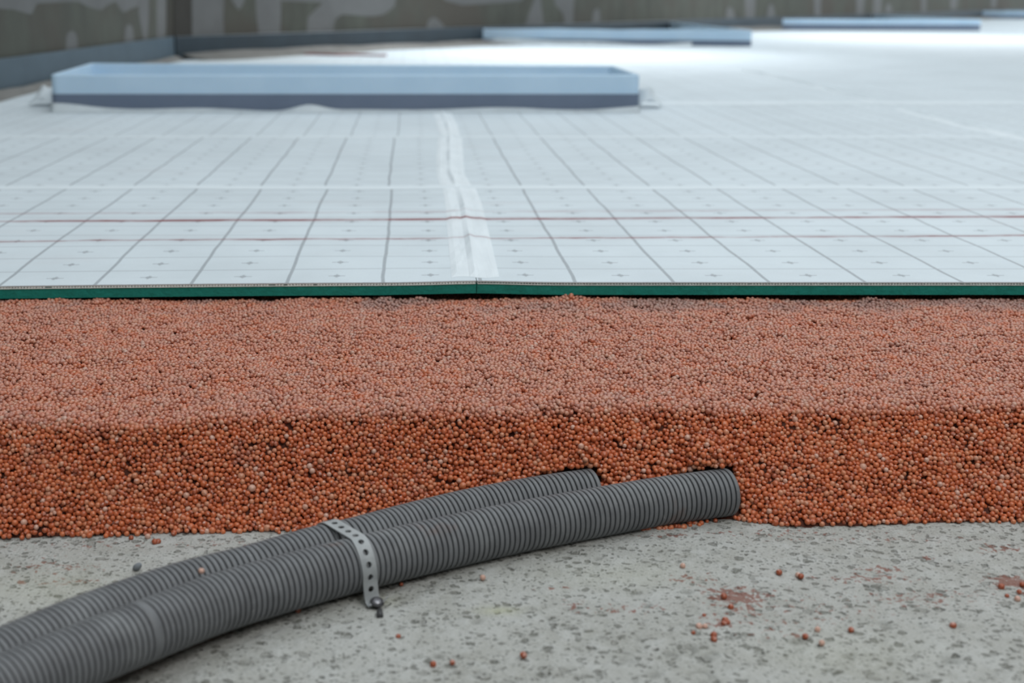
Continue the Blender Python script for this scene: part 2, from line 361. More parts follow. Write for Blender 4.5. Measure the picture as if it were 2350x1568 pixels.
# ------------------------------------------------------------------ strips of edge foam
def band(name, path, z0, z1, th, mat, parent=None, closed=False, rad=0.012, topround=True, zoff=None):
    """foam band standing on edge along a floor path with rounded corners; thickness th, inner side to the left"""
    P = [Vector((p[0], p[1])) for p in path]; out = []
    N = len(P)
    for i in range(N):
        if not closed and i in (0, N - 1): out.append(P[i]); continue
        a, b, c = P[i - 1], P[i], P[(i + 1) % N]
        d1, d2 = (a - b).normalized(), (c - b).normalized()
        r = min(rad, (a - b).length * .4, (c - b).length * .4)
        s, e = b + d1 * r, b + d2 * r
        for k in range(7):
            q = k / 6; out.append(s * (1 - q) ** 2 + b * 2 * q * (1 - q) + e * q * q)
    # subdivide long runs
    fin = []
    M = len(out)
    for i in range(M if closed else M - 1):
        a, b = out[i], out[(i + 1) % M]; k = max(1, int((b - a).length / 0.12))
        for j in range(k): fin.append(a.lerp(b, j / k))
    if not closed: fin.append(out[-1])
    M = len(fin); bm = bmesh.new(); rings = []
    prof = [(0, z0), (0, z1 - th * .3), (th * .25, z1), (th * .75, z1), (th, z1 - th * .3), (th, z0)]
    for i in range(M):
        a = fin[i - 1] if (closed or i > 0) else fin[i]; c = fin[(i + 1) % M] if (closed or i < M - 1) else fin[i]
        d = (c - a).normalized(); nrm = Vector((-d.y, d.x))
        wob = (zoff(fin[i]) if zoff else 0)
        rings.append([bm.verts.new((fin[i].x + nrm.x * o, fin[i].y + nrm.y * o, z + (wob if z > z0 else 0))) for o, z in prof])
    for i in range(M if closed else M - 1):
        r1, r2 = rings[i], rings[(i + 1) % M]
        for j in range(len(prof)):
            jj = (j + 1) % len(prof); bm.faces.new((r1[j], r2[j], r2[jj], r1[jj]))
    if not closed: bm.faces.new(rings[0]); bm.faces.new(rings[-1])
    return bm_obj(name, bm, mat, parent, False)
def skirt(name, path, mat, parent, hfun, wfun, step=0.012):
    """thin crinkled film lying against the foot of a band and out over the sheet"""
    bm = bmesh.new(); prev = None; s = 0
    P = [Vector((p[0], p[1])) for p in path]
    for i in range(len(P) - 1):
        a, b = P[i], P[i + 1]; L = (b - a).length; d = (b - a) / L; n = Vector((d.y, -d.x)); k = max(2, int(L / step))
        for j in range(k + (1 if i == len(P) - 2 else 0)):
            q = a + d * (L * j / k); u = s + L * j / k
            h, wd = hfun(u), wfun(u)
            row = [(0.001, h), (0.0035, h * .99), (0.006 + wd * .25, h * .55 + .001), (.004 + wd * .6, h * .15 + .0012), (.004 + wd, .0010), (.004 + wd, .0004)]
            r = [bm.verts.new((q.x + n.x * o, q.y + n.y * o, ZM + z)) for o, z in row]
            if prev:
                for t_ in range(len(row) - 1): bm.faces.new((prev[t_], r[t_], r[t_ + 1], prev[t_ + 1]))
            prev = r
        s += L
    o = bm_obj(name, bm, mat, parent, True); md = o.modifiers.new('thickness', 'SOLIDIFY'); md.thickness = 0.0008
    return o
HS = 0.093
# strip along the walls
wdl = (L1 - L0).normalized(); wdb = (B1 - L1).normalized()
a_l = L0 - wdl * 2.5 + nL * .014; c_l = L1 + nL * .012 + nB * .012
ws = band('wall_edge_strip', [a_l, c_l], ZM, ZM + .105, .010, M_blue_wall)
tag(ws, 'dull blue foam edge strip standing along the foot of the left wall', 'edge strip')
ws2 = band('wall_edge_strip', [c_l + wdb * .01, L1 + wdb * ((B1 - L1).length + 7) + nB * .012], ZM, ZM + .105, .010, M_blue_wall_shade)
tag(ws2, 'blue foam edge strip, shade put into its colour, along the foot of the far back wall', 'edge strip')
M_film_grey_shade = simple('grey_film_shade', (0.22, 0.215, 0.205), 0.55, (0.16, 0.155, 0.145), 9)  # foot film; its grey also stands for the shaded floor by the back wall
_e = L1 + wdb * ((B1 - L1).length + 5) + nB * .024
sk = skirt('film_skirt', [c_l + wdb * .03 + nB * .012, _e], M_film_grey_shade, None, lambda u: .024 + .006 * abs(math.sin(u * 5)) + .004 * math.sin(u * 2.3), lambda u: .16 + .05 * math.sin(u * 3) + .03 * math.sin(u * 8), .04); sk.parent = ws2; sk['label'] = 'crinkled film along the foot, floor shade put into its grey'
sk = skirt('film_skirt', [a_l + nL * .012, c_l + nL * .012 - wdl * .02], M_film_grey_shade, None, lambda u: .016 + .004 * abs(math.sin(u * 6)), lambda u: .06 + .02 * math.sin(u * 4), .04); sk.parent = ws; sk['label'] = 'crinkled film along the foot, floor shade put into its grey'
def upstand(path, closed, labels, h=HS, band_h=0.045, rad=0.02, skirt_path=None, wav=0.0):
    root = empty('foam_upstand', (path[0][0], path[0][1], ZM)); inv = Matrix.Translation(-root.location)
    def adopt(o): o.parent = root; o.matrix_parent_inverse = inv
    zo = (lambda p: wav * (math.sin(p.x * 9) + .6 * math.sin(p.x * 23 + 1))) if wav else None
    adopt(band('foam_strip', path, ZM + .0005, ZM + h, .011, M_blue, None, closed, rad, zoff=zo))
    out = []
    c = sum((Vector((p[0], p[1])) for p in path), Vector((0, 0))) / len(path)
    N = len(path)
    for i in range(N):      # the lower band sits 1.5 mm proud of the strip's outer side
        a = Vector(path[i - 1][:2]) if (closed or i) else None; b = Vector(path[i][:2]); d = Vector(path[(i + 1) % N][:2]) if (closed or i < N - 1) else None
        off = Vector((0, 0))
        for q, r in ((a, b), (b, d)):
            if q is not None and r is not None:
                t_ = (r - q).normalized(); off += Vector((t_.y, -t_.x))
        out.append(b + off * .0016)
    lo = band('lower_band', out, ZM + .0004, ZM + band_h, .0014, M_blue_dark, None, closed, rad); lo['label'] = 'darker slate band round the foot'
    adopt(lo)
    tag(root, labels, 'edge strip')
    if skirt_path:
        for pth, hf, wf in skirt_path:
            adopt(skirt('film_skirt', pth, M_film, None, hf, wf))
    return root
fl, fr = bp(121, 257), bp(1466, 257); bl, br = bp(206, 145, ZM + HS), bp(1408, 151, ZM + HS)
def h1(u):
    g = lambda c, s, a: a * math.exp(-((u - c) / s) ** 2)
    return .006 + .003 * math.sin(u * 7) + .002 * math.sin(u * 17 + 1) + g(.0, .10, .014) + g(.655, .05, .016) + g(1.57, .14, .012)
w1 = lambda u: .012 + .006 * math.sin(u * 11 + 2) + .004 * math.sin(u * 31)
fd = (fr - fl).normalized()
upstand([fl, fr, br, bl], True, 'large pale blue foam upstand boxed round an opening, nearest of the four',
        skirt_path=[([fl - Vector((0, .001, 0)), fr - Vector((0, .001, 0))], h1, w1)])
# curled ends of the film at the two front corners
for (cx, cy, sgn, lab) in ((105, 243, -1, 0), (1484, 247, 1, 0)):
    p = bp(cx, cy); bm = bmesh.new(); rows = []
    for i in range(9):
        a = i / 8; row = []
        for j in range(7):
            b = j / 6
            ox = sgn * (.062 * a - .028); oy = (b - .4) * .10 * (1 - .35 * a) + .012 * math.sin(5 * a + 2 * b)
            oz = .0015 + .058 * math.sin(math.pi * min(1, a * .85 + .05)) * (0.4 + .6 * b) * (1 - .35 * math.sin(9 * b + 3 * a) ** 2)
            row.append(bm.verts.new((p.x + ox, p.y + oy, ZM + oz)))
        rows.append(row)
    for i in range(8):
        for j in range(6): bm.faces.new((rows[i][j], rows[i + 1][j], rows[i + 1][j + 1], rows[i][j + 1]))
    o = bm_obj('film_curl', bm, M_film, None, True); md = o.modifiers.new('thickness', 'SOLIDIFY'); md.thickness = .0008
    up = bpy.data.objects['foam_upstand']; o.parent = up; o.matrix_parent_inverse = Matrix.Translation(-up.location)
gdir = Vector((0, 1, 0))
def to_wall(p):      # straight back from p until the back wall
    t = (L1 + nB * .03 - p).dot(nB) / gdir.dot(nB); return p + gdir * t
a2, b2 = bp(1090, 101), bp(1725, 107)
upstand([a2, b2, to_wall(b2)], False, 'pale blue foam upstand running out from the back wall behind the nearest one', wav=.0022, band_h=.034,
        skirt_path=[([a2 + Vector((.05, -.002, 0)), b2 + Vector((-.35, -.002, 0))], lambda u: .022 + .010 * math.sin(u * 4 + 1) + .004 * math.sin(u * 11), lambda u: .02 + .01 * math.sin(u * 5))])
a3, b3 = bp(1795, 69), bp(2250, 71)
upstand([a3, b3, to_wall(b3)], False, 'pale blue foam upstand farther right, third from the front along the back wall', band_h=.05)
a4, b4 = bp(2185, 42), bp(2420, 44.5)
upstand([a4, b4, to_wall(b4)], False, 'farthest pale blue foam upstand, cut by the right edge of view', band_h=.048,
        skirt_path=[([a4 + Vector((.3, -.003, 0)), b4 + Vector((0, -.003, 0))], lambda u: .02 + .02 * math.sin(u * 9) ** 2, lambda u: .05)])

# ------------------------------------------------------------------ insulation sheets
SEAM = bp(1092, 640).x; TH = 0.0136; TW = 0.0034
def zsag(x, y):      # the near left sheet droops a little towards its outer front corner
    if x > SEAM or y > S1: return 0.0
    k = max(0, (SEAM - x) / .55); q = max(0, 1 - (y - D0) / (S1 - D0))
    return -.0050 * k ** 1.6 * q ** 1.5
def zlift(x, y):     # both sheets are pushed up slightly where they meet at the front
    return .0016 * math.exp(-((x - SEAM) / .05) ** 2) * max(0, 1 - (y - D0) / .3) if y < S1 else 0.0
def sheet(label, x0, x1, y0, y1, dz, gx, gy, sy, rz=0.0, front=False, strength=1.0, poly=None, zt=0.0, flap=True):
    root = empty('insulation_sheet', (0, 0, 0)); tag(root, label, 'insulation sheet')
    fm = fabric_mat('printed_fabric', gx, gy, SXC, sy, strength=strength)
    nx = max(2, int((x1 - x0) / .02)); ny = max(2, int((y1 - y0) / .03))
    if not front: nx, ny = max(2, int((x1 - x0) / .15)), max(2, int((y1 - y0) / .15))
    xs = [x0 + (x1 - x0) * i / nx for i in range(nx + 1)]; ys = [y0 + (y1 - y0) * i / ny for i in range(ny + 1)]
    def zz(x, y): return ZM + dz + zsag(x, y) + zlift(x, y)
    def slab(name, ta, tb, mat, inset=0.0, gridtop=True):
        bm = bmesh.new(); up, dn = [], []
        for y in ys:
            yy = y + (inset if y == ys[0] else 0)
            up.append([bm.verts.new((x, yy, zz(x, y) - ta)) for x in xs]); dn.append([bm.verts.new((x, yy, zz(x, y) - tb)) for x in xs])
        for j in range(ny):
            for i in range(nx): bm.faces.new((up[j][i], up[j][i + 1], up[j + 1][i + 1], up[j + 1][i]))
        for i in range(nx):
            bm.faces.new((up[0][i], dn[0][i], dn[0][i + 1], up[0][i + 1])); bm.faces.new((up[ny][i], up[ny][i + 1], dn[ny][i + 1], dn[ny][i]))
        for j in range(ny):
            bm.faces.new((up[j][0], up[j + 1][0], dn[j + 1][0], dn[j][0])); bm.faces.new((up[j][nx], dn[j][nx], dn[j + 1][nx], up[j + 1][nx]))
        bm.faces.new([v for v in dn[0]] + [dn[j][nx] for j in range(1, ny + 1)] + [dn[ny][i] for i in range(nx - 1, -1, -1)] + [dn[j][0] for j in range(ny - 1, 0, -1)])
        return bm_obj(name, bm, mat, root, False)
    fab = slab('fabric_cover', 0, .0007, fm); fab.location = (0, 0, 0)
    if front:
        slab('twinwall_core', .0007, TW, M_cell, .0030)
        foam = slab('foam_layer', TW, TH, M_green, .0008)
    else:
        slab('foam_layer', .0007, TH, M_green)
    if flap:
        bm = bmesh.new(); r = []; n2 = int((x1 - x0) / .01)
        for i in range(n2 + 1):
            x = x0 + (x1 - x0) * i / n2; wv = .0025 * math.sin(x * 13) + .002 * math.sin(x * 31)
            z = ZM + dz + .0003
            r.append([bm.verts.new((x, y1 - .012 + wv, z)), bm.verts.new((x, y1 - .006 + wv, z + .0005 + .0003 * math.sin(x * 21))), bm.verts.new((x, y1 + .016 + wv * .5, z + .0005)), bm.verts.new((x, y1 + .026 + wv, z))])
        for i in range(n2):
            for k in range(3): bm.faces.new((r[i][k], r[i + 1][k], r[i + 1][k + 1], r[i][k + 1]))
        o = bm_obj('overlap_flap', bm, M_flap, root, True); o['label'] = 'thin white overlap lip along the far edge'
    return root, zz
XL, XR = -1.20, 1.55
g0 = bp(880, 648).x
s_fl, zfl = sheet('white grid-printed insulation sheet at the front, left of the taped joint', XL, SEAM - .0004, D0, S1, 0, g0, D0 + .000, SYC, front=True)
s_fr, zfr = sheet('white grid-printed insulation sheet at the front, right of the taped joint', SEAM + .0004, XR, D0, S1, 0, g0 + .0, D0, SYC, front=True)
# open flutes of the twin-wall core, too small to pick apart singly
def flutes(root, zz, x0, x1, pitch, wid, missing):
    bm = bmesh.new(); x = x0
    while x < x1:
        if random.random() > missing:
            xx = x + random.uniform(-.0002, .0002); za, zb = zz(xx, D0) - .0006, zz(xx, D0) - TW
            q = [(xx, D0 + .0002), (xx + wid, D0 + .0002), (xx + wid, D0 + .004), (xx, D0 + .004)]
            lo = [bm.verts.new((a, b, zb)) for a, b in q]; hi = [bm.verts.new((a, b, za)) for a, b in q]
            for i in range(4): bm.faces.new((lo[i], lo[(i + 1) % 4], hi[(i + 1) % 4], hi[i]))
        x += pitch
    for za0, zb0 in ((.0007, .0011), (TW - .0007, TW)):      # the two skins
        k = int((x1 - x0) / .02); prev = None
        for i in range(k + 1):
            xx = x0 + (x1 - x0) * i / k; z = zz(xx, D0)
            r = [bm.verts.new((xx, D0 + .0000, z - za0)), bm.verts.new((xx, D0 + .0000, z - zb0)), bm.verts.new((xx, D0 + .004, z - zb0)), bm.verts.new((xx, D0 + .004, z - za0))]
            if prev:
                for j in range(4): bm.faces.new((prev[j], r[j], r[(j + 1) % 4], prev[(j + 1) % 4]))
            prev = r
    o = bm_obj('twinwall_flutes', bm, M_twin, root); o['kind'] = 'stuff'
flutes(s_fr, zfr, SEAM + .001, 1.54, .0031, .0007, .03)
flutes(s_fl, zfl, -1.19, SEAM - .001, .0031, .0022, .02)
W2 = (S2 - S1) / 11
sheet('white grid-printed insulation sheet in the second row, left of the taped joint', XL, bp(1040, 430).x, S1 + .0005, S2, 0, bp(893, 427).x, S1, W2)
sheet('white grid-printed insulation sheet in the second row, right of the taped joint', bp(1040, 430).x + .001, 2.4, S1 + .0005, S2, 0, bp(1195, 427).x, S1, W2)
sheet('white grid-printed insulation sheet in the third row, under the front of the nearest foam upstand', -1.2, 2.6, S2 + .0005, S3, 0, bp(913, 312).x, S2, (S3 - S2) / 12, strength=.8)
# everything beyond, cut to the line of the walls
def far_sheet():
    root = empty('insulation_sheet'); tag(root, 'broad white insulation layer filling the far floor up to the back wall', 'insulation sheet')
    far_r = L1 + wdb * 24 + nB * .02
    yb = S3 + .0005; c0 = L1 + nB * .02 + nL * .02
    pl = [(-1.17, yb), (2.85, yb), (4.0, 7.05), (16, 7.05), (16, far_r.y), (far_r.x, far_r.y), (c0.x, c0.y), (-1.12, c0.y - .4)]
    for nm, za, zb, mt in (('fabric_cover', 0, .0007, fabric_mat('printed_fabric', bp(913, 240).x, yb, SXC, .08, strength=.55)), ('foam_layer', .0007, TH, M_green)):
        bm = bmesh.new(); up = [bm.verts.new((x, y, ZM - za)) for x, y in pl]; dn = [bm.verts.new((x, y, ZM - zb)) for x, y in pl]
        bm.faces.new(up); bm.faces.new(dn[::-1])
        for i in range(len(pl)): bm.faces.new((up[i], dn[i], dn[(i + 1) % len(pl)], up[(i + 1) % len(pl)]))
        bm_obj(nm, bm, mt, root)
far_sheet()
# tapes
def tape(name, label, left, right, lift=0.0030, end=None, dens=.02):
    """left / right: pixel polylines of the two edges on the sheet plane, near to far"""
    A = [bp(*p) for p in left]; B = [bp(*p) for p in right]
    def samp(P, y):
        for i in range(len(P) - 1):
            if y <= P[i + 1].y or i == len(P) - 2:
                k = (y - P[i].y) / (P[i + 1].y - P[i].y); return P[i].x + (P[i + 1].x - P[i].x) * k
    ya, yb = max(A[0].y, B[0].y), min(A[-1].y, B[-1].y); n = int((yb - ya) / dens) + 1; bm = bmesh.new(); prev = None
    for i in range(n + 1):
        y = ya + (yb - ya) * i / n; xa, xb = samp(A, y), samp(B, y); r = []
        for j in range(9):
            q = j / 8; x = xa + (xb - xa) * q
            z = ZM + .0006 + zsag(x, y) + zlift(x, y)
            if j in (0, 8) or i == 0: z -= .00035
            if 0 < j < 8 and i > 0: z += lift * (math.exp(-((q - .52) / .09) ** 2) * (1 + .4 * math.sin(y * 23)) + .35 * max(0, math.sin(q * 9 + y * 37) * math.sin(y * 61 + q * 4)) + .25)
            r.append(bm.verts.new((x, y + .004 * math.sin(q * 7) * (i == 0), z)))
        if prev:
            for j in range(8): bm.faces.new((prev[j], r[j], r[j + 1], prev[j + 1]))
        prev = r
    o = bm_obj(name, bm, M_tape, None, False); md = o.modifiers.new('thickness', 'SOLIDIFY'); md.thickness = .0003; md.offset = -1
    return tag(o, label, 'tape')
tape('joint_tape', 'wide white fabric tape over the joint in the front row of sheets',
     [(1036, 640), (1029, 560), (1022, 470), (1016, 434)], [(1146, 640), (1128, 560), (1106, 470), (1092, 434)])
tape('joint_tape', 'crinkled white tape over the joint in the second row of sheets',
     [(1012, 430), (1001, 400), (1002, 350), (1005, 317)], [(1084, 430), (1066, 400), (1062, 350), (1060, 317)], lift=.003)
tape('joint_tape', 'short white tape over the joint just in front of the nearest foam upstand',
     [(1010, 313), (1003, 290), (993, 260)], [(1056, 313), (1050, 290), (1036, 260)], lift=.003)
tape('joint_tape', 'thin white tape line on the far floor to the right of the upstand',
     [(2420, 338), (2180, 287), (2050, 252)], [(2470, 338), (2215, 287), (2078, 252)], lift=.004, dens=.04)
tape('joint_tape', 'thin white tape line on the far floor beyond the long cross seam',
     [(2010, 236), (1945, 222), (1810, 185), (1700, 162)], [(2030, 236), (1965, 222), (1826, 185), (1712, 162)], lift=.004, dens=.06)
# long cross seam flap on the right
xa, xb = bp(1500, 241), bp(2700, 241)
bm = bmesh.new(); prev = None
for i in range(160):
    x = -0.2 + (2.8 + .2) * i / 159; r = [bm.verts.new((x, S3 - .02 + .006 * math.sin(x * 5), ZM + .0006)), bm.verts.new((x, S3 - .012 + .006 * math.sin(x * 5), ZM + .004 + .002 * math.sin(x * 7))), bm.verts.new((x, S3 + .07, ZM + .003)), bm.verts.new((x, S3 + .10, ZM + .0006))]
    if prev:
        for k in range(3): bm.faces.new((prev[k], r[k], r[k + 1], prev[k + 1]))
    prev = r
tag(bm_obj('cross_joint_flap', bm, M_flap, None, True), 'long pale film flap across the floor at the foot of the nearest upstand', 'film flap')
# red leftover by the back wall
a, b = bp(698, 127), bp(888, 129)
bm = bmesh.new(); prev = None
for i in range(25):
    q = a.lerp(b, i / 24); r = [bm.verts.new((q.x, q.y + .006 * math.cos(t_) + .02 * math.sin(i * .5), ZM + .005 + .005 * math.sin(t_))) for t_ in [k * math.pi / 4 for k in range(8)]]
    if prev:
        for k in range(8): bm.faces.new((prev[k], r[k], r[(k + 1) % 8], prev[(k + 1) % 8]))
    else: bm.faces.new(r)
    prev = r
bm.faces.new(prev)
tag(bm_obj('red_tube', bm, simple('red_plastic', (0.22, 0.02, 0.035), .4), None, True), 'dark red tube lying on the floor before the back wall', 'tube')

# ------------------------------------------------------------------ corrugated conduits
RP = 0.0180
def conduit_mat():
    t = NT('grey_conduit'); P = t.pos(); f = t.noise(P, 55, 5, 0.65); g = t.noise(P, 300, 3, 0.6)
    c = t.mix(t.ss(f, 0.3, 0.72), (0.168, 0.176, 0.186), (0.122, 0.127, 0.135))
    c = t.mix(t.math('MULTIPLY', t.ss(t.noise(P, 24, 4, .7), 0.48, 0.75), 0.35), c, (0.29, 0.305, 0.31))
    c = t.mix(t.math('MULTIPLY', t.ss(g, 0.66, 0.74), 0.5), c, (0.36, 0.36, 0.345))
    c = t.mix(t.math('MULTIPLY', t.ss(t.noise(P, 38, 3, .6), 0.64, 0.78), 0.4), c, (0.17, 0.10, 0.08))
    t.bump(g, 0.15, 0.0008)
    return t.set(Base_Color=c, Roughness=0.55)
M_pipe = conduit_mat()
def spline(pts, n):
    P = [Vector(p) for p in pts]; P = [P[0] * 2 - P[1]] + P + [P[-1] * 2 - P[-2]]; out = []
    for i in range(1, len(P) - 2):
        for k in range(n):
            t = k / n; a, b, c, d = P[i - 1:i + 3]
            out.append(.5 * ((2 * b) + (c - a) * t + (2 * a - 5 * b + 4 * c - d) * t * t + (3 * b - a - 3 * c + d) * t ** 3))
    out.append(P[-2]); return out
def resample(path, step):
    L = [0]
    for a, b in zip(path, path[1:]): L.append(L[-1] + (b - a).length)
    n = int(L[-1] / step); out = []; i = 0
    for k in range(n + 1):
        s = k * step
        while i < len(L) - 2 and L[i + 1] < s: i += 1
        out.append(path[i].lerp(path[i + 1], (s - L[i]) / (L[i + 1] - L[i])))
    return out
def smooth_path(P, it=30):
    for _ in range(it):
        P = [P[0]] + [(P[i - 1] + P[i] * 2 + P[i + 1]) / 4 for i in range(1, len(P) - 1)] + [P[-1]]
    return P
front_px = [(-260, 1706, .046), (-130, 1643, .042), (0, 1584, .038), (145, 1523, .034), (362, 1437, .028), (507, 1382, .025), (700, 1326, .0215), (850, 1287, .0195), (1000, 1251, .0185), (1150, 1218, .0182), (1300, 1189, .018), (1500, 1153, .018), (1600, 1139, .018), (1640, 1133.5, .018), (1681, 1128, .018)]
rear_px = [(-260, 1632, .040), (-130, 1576, .037), (0, 1521, .034), (145, 1457, .031), (290, 1401, .027), (435, 1352, .024), (580, 1314, .0215), (725, 1270, .020), (814, 1249, .019), (939, 1214, .018), (1075, 1180, .018), (1200, 1155, .018), (1290, 1140, .018), (1330, 1134, .018), (1372, 1128, .018)]
def pipe_path(px): return smooth_path(resample(spline([bp(x, y, z) for x, y, z in px], 12), .0011), 60)
PF, PR = pipe_path(front_px), pipe_path(rear_px)
def conduit(name, label, path, pitch=.0041, wide=()):
    # profile along the pipe: broad ridge, narrow groove
    L = (len(path) - 1) * .0011; prof = []; s = 0.0; n = 0
    while s < L - pitch:
        k = pitch * (2 if n in wide else 1)
        g = .00085
        prof += [(s, RP - .0042), (s + .00008, RP - .0004), (s + .00035, RP), (s + k - .00130, RP), (s + k - .00103, RP - .0004), (s + k - .00095, RP - .0042)]
        s += k; n += 1
    S = 40; V = []; Fc = []
    for s, r in prof:
        i = min(len(path) - 2, int(s / .0011)); k = s / .0011 - i; c = path[i].lerp(path[i + 1], k)
        t = (path[min(len(path) - 1, i + 3)] - path[max(0, i - 3)]).normalized(); e1 = t.cross(Vector((0, 0, 1))).normalized(); e2 = e1.cross(t)
        for j in range(S):
            a = 2 * math.pi * j / S; V.append(c + e1 * (r * math.cos(a)) + e2 * (r * math.sin(a)))
    for i in range(len(prof) - 1):
        for j in range(S):
            Fc.append((i * S + j, i * S + (j + 1) % S, (i + 1) * S + (j + 1) % S, (i + 1) * S + j))
    Fc.append(tuple(range(S))[::-1]); Fc.append(tuple((len(prof) - 1) * S + j for j in range(S)))
    o = mesh_obj(name, V, Fc, M_pipe, None, True)
    for e in o.data.edges:
        a, b = e.vertices
        if a // S == b // S and (a // S) % 6 in (0, 1, 4, 5): e.use_edge_sharp = True
    return tag(o, label, 'conduit')
def at_px(path, x):
    px, _, _ = proj([tuple(p) for p in path]); i = int(np.argmin(np.abs(px - x))); return i, path[i]
iw = at_px(PF, 310)[0] * .0011 / .0041
conduit('corrugated_conduit', 'grey corrugated conduit nearest the viewer, held under the perforated strap', PF, wide=(int(iw),))
conduit('corrugated_conduit', 'grey corrugated conduit behind, half hidden and ending first in the beads', PR)

# ------------------------------------------------------------------ perforated strap and nail
iF, cF = at_px(PF, 824); tF = (PF[iF + 6] - PF[iF - 6]).normalized(); tF.z = 0; tF.normalize()
pv = Vector((-tF.y, tF.x, 0))          # away from the viewer
def in_plane(P): return min(P, key=lambda q: abs((q - cF).dot(tF)))
cR = in_plane(PR); qR = (cR - cF).dot(pv); zR = cR.z; zF = cF.z; R1 = RP + .0011
print('pipe spacing', qR, 'z', zF, zR, 'separation ok' if math.hypot(qR, zR - zF) > 2 * RP else 'PIPES OVERLAP', min((a - cR).length for a in PF))
ang = math.atan2(zR - zF, qR)
prof = [(qR + R1 + .010, .0012), (qR + R1 + .004, .004)]
prof += [(qR + R1 * math.cos(a), zR + R1 * math.sin(a)) for a in np.linspace(0.1, math.pi / 2 + ang - .0, 14)]
prof += [(R1 * math.cos(a), zF + R1 * math.sin(a)) for a in np.linspace(math.pi / 2 + ang + .05, math.pi * 1.06, 18)]
prof += [(-R1 - .0006, .006), (-R1 - .0022, .0022), (-R1 - .005, .0016), (-R1 - .013, .0014)]
pp = [Vector((a, b, 0)) for a, b in prof]
fine = smooth_path(resample(pp, .0006), 4); LS = (len(fine) - 1) * .0006
SWD, HP, HR = .0053, .0083, .0021
def strap():
    def P3(s, wv):
        i = min(len(fine) - 2, max(0, int(s / .0006))); q = fine[i].lerp(fine[i + 1], s / .0006 - i)
        return cF + pv * q.x + Vector((0, 0, q.y - cF.z)) + tF * (wv - .0030 * max(0, min(1, -q.x / .018)) - .003 * max(0, min(1, q.x / .04)) + .0006 * math.sin(s * 60))
    bm = bmesh.new(); n = int(LS / HP); cache = {}
    def V(s, wv):
        k = (round(s, 6), round(wv, 6))
        if k not in cache: cache[k] = bm.verts.new(P3(s, wv))
        return cache[k]
    for c in range(n):
        s0 = c * HP; m = s0 + HP / 2; S = 16; inner, outer = [], []
        for j in range(S):
            a = 2 * math.pi * (j + .5) / S; ca, sa = math.cos(a), math.sin(a)
            inner.append(V(m + HR * ca, HR * sa))
            k = min(HP / 2 / abs(ca), SWD / abs(sa)); 
            outer.append(V(m + ca * k, sa * k))
        for j in range(S):
            try: bm.faces.new((inner[j], inner[(j + 1) % S], outer[(j + 1) % S], outer[j]))
            except ValueError: pass
        # cell corners
        for sx_ in (-1, 1):
            for sy_ in (-1, 1):
                co = V(m + sx_ * HP / 2, sy_ * SWD)
                # outer points either side of the corner
                ang_c = math.atan2(sy_ * SWD, sx_ * HP / 2) % (2 * math.pi); j = int((ang_c / (2 * math.pi) * S - .5) % S)
                try: bm.faces.new((outer[j], co, outer[(j + 1) % S]))
                except ValueError: pass
    bmesh.ops.remove_doubles(bm, verts=bm.verts[:], dist=.00005)
    o = bm_obj('perforated_strap', bm, simple('galvanised_strap', (0.36, 0.38, 0.39), .45, (0.30, 0.32, 0.33), 90, .5), None, False)
    md = o.modifiers.new('thickness', 'SOLIDIFY'); md.thickness = .0008; md.offset = 0
    return o
so = strap(); tag(so, 'grey perforated fixing strap bent over both conduits and nailed to the concrete', 'strap')
def cyl(bm, p, d, r1, r2, L, n=20):
    q = Vector(d).to_track_quat('Z', 'Y').to_matrix().to_4x4()
    return bmesh.ops.create_cone(bm, cap_ends=True, segments=n, radius1=r1, radius2=r2, depth=L, matrix=Matrix.Translation(Vector(p) + Vector(d).normalized() * L / 2) @ q)
nb = bp(864, 1384, 0.003); root = empty('masonry_nail', (nb.x, nb.y, 0)); tag(root, 'short masonry nail with dark washer pinning the strap end to the floor', 'nail')
up = Vector((.15, -.30, 1)).normalized(); l0 = Vector((0, 0, 0.0008))
bm = bmesh.new(); cyl(bm, l0, up, .0020, .0017, .0040); bm_obj('shank', bm, simple('dark_steel', (.045, .045, .048), .4, metal=.4), root, True)
bm = bmesh.new(); ringv = []
q = up.to_track_quat('Z', 'Y').to_matrix()
for i in range(28):
    a = 2 * math.pi * i / 28
    ringv.append([bm.verts.new(l0 + up * .0034 + q @ Vector(((.0036 + .0010 * math.cos(b)) * math.cos(a), (.0036 + .0010 * math.cos(b)) * math.sin(a), .0009 * math.sin(b)))) for b in [k * math.pi / 3 for k in range(6)]])
for i in range(28):
    for k in range(6): bm.faces.new((ringv[i][k], ringv[(i + 1) % 28][k], ringv[(i + 1) % 28][(k + 1) % 6], ringv[i][(k + 1) % 6]))
bm_obj('washer', bm, simple('black_rubber', (.03, .03, .034), .5), root, True)
bm = bmesh.new(); cyl(bm, l0 + up * .0034, up, .0029, .0025, .0012); bm_obj('head', bm, simple('zinc_head', (.36, .36, .39), .35, metal=.5), root, True)
bm = bmesh.new()
for s0, s1 in ((.0028, .0088), (-.0008, -.0052)):
    d = Vector((.62, -.1, .75)) if s0 > 0 else Vector((-.72, -.55, -.25)); d.normalize(); st_ = l0 + up * .0042 + Vector((.0035, -.001, 0)) * (1 if s0 > 0 else -.2)
    b_ = bmesh.ops.create_cube(bm, size=1, matrix=Matrix.Translation(st_ + d * .0026) @ d.to_track_quat('X', 'Z').to_matrix().to_4x4() @ Matrix.Diagonal((.0052, .0009, .0007, 1)))
bm_obj('bent_burr', bm, simple('bright_burr', (.62, .63, .66), .3, metal=.3), root)['label'] = 'bright bent sliver of metal'
bm = bmesh.new(); cyl(bm, Vector((.0022, -.0072, .0016)), Vector((.05, -.9, -.06)), .0019, .0022, .0075, 12)
bmesh.ops.bevel(bm, geom=bm.edges[:], offset=.0004, segments=1, affect='EDGES')
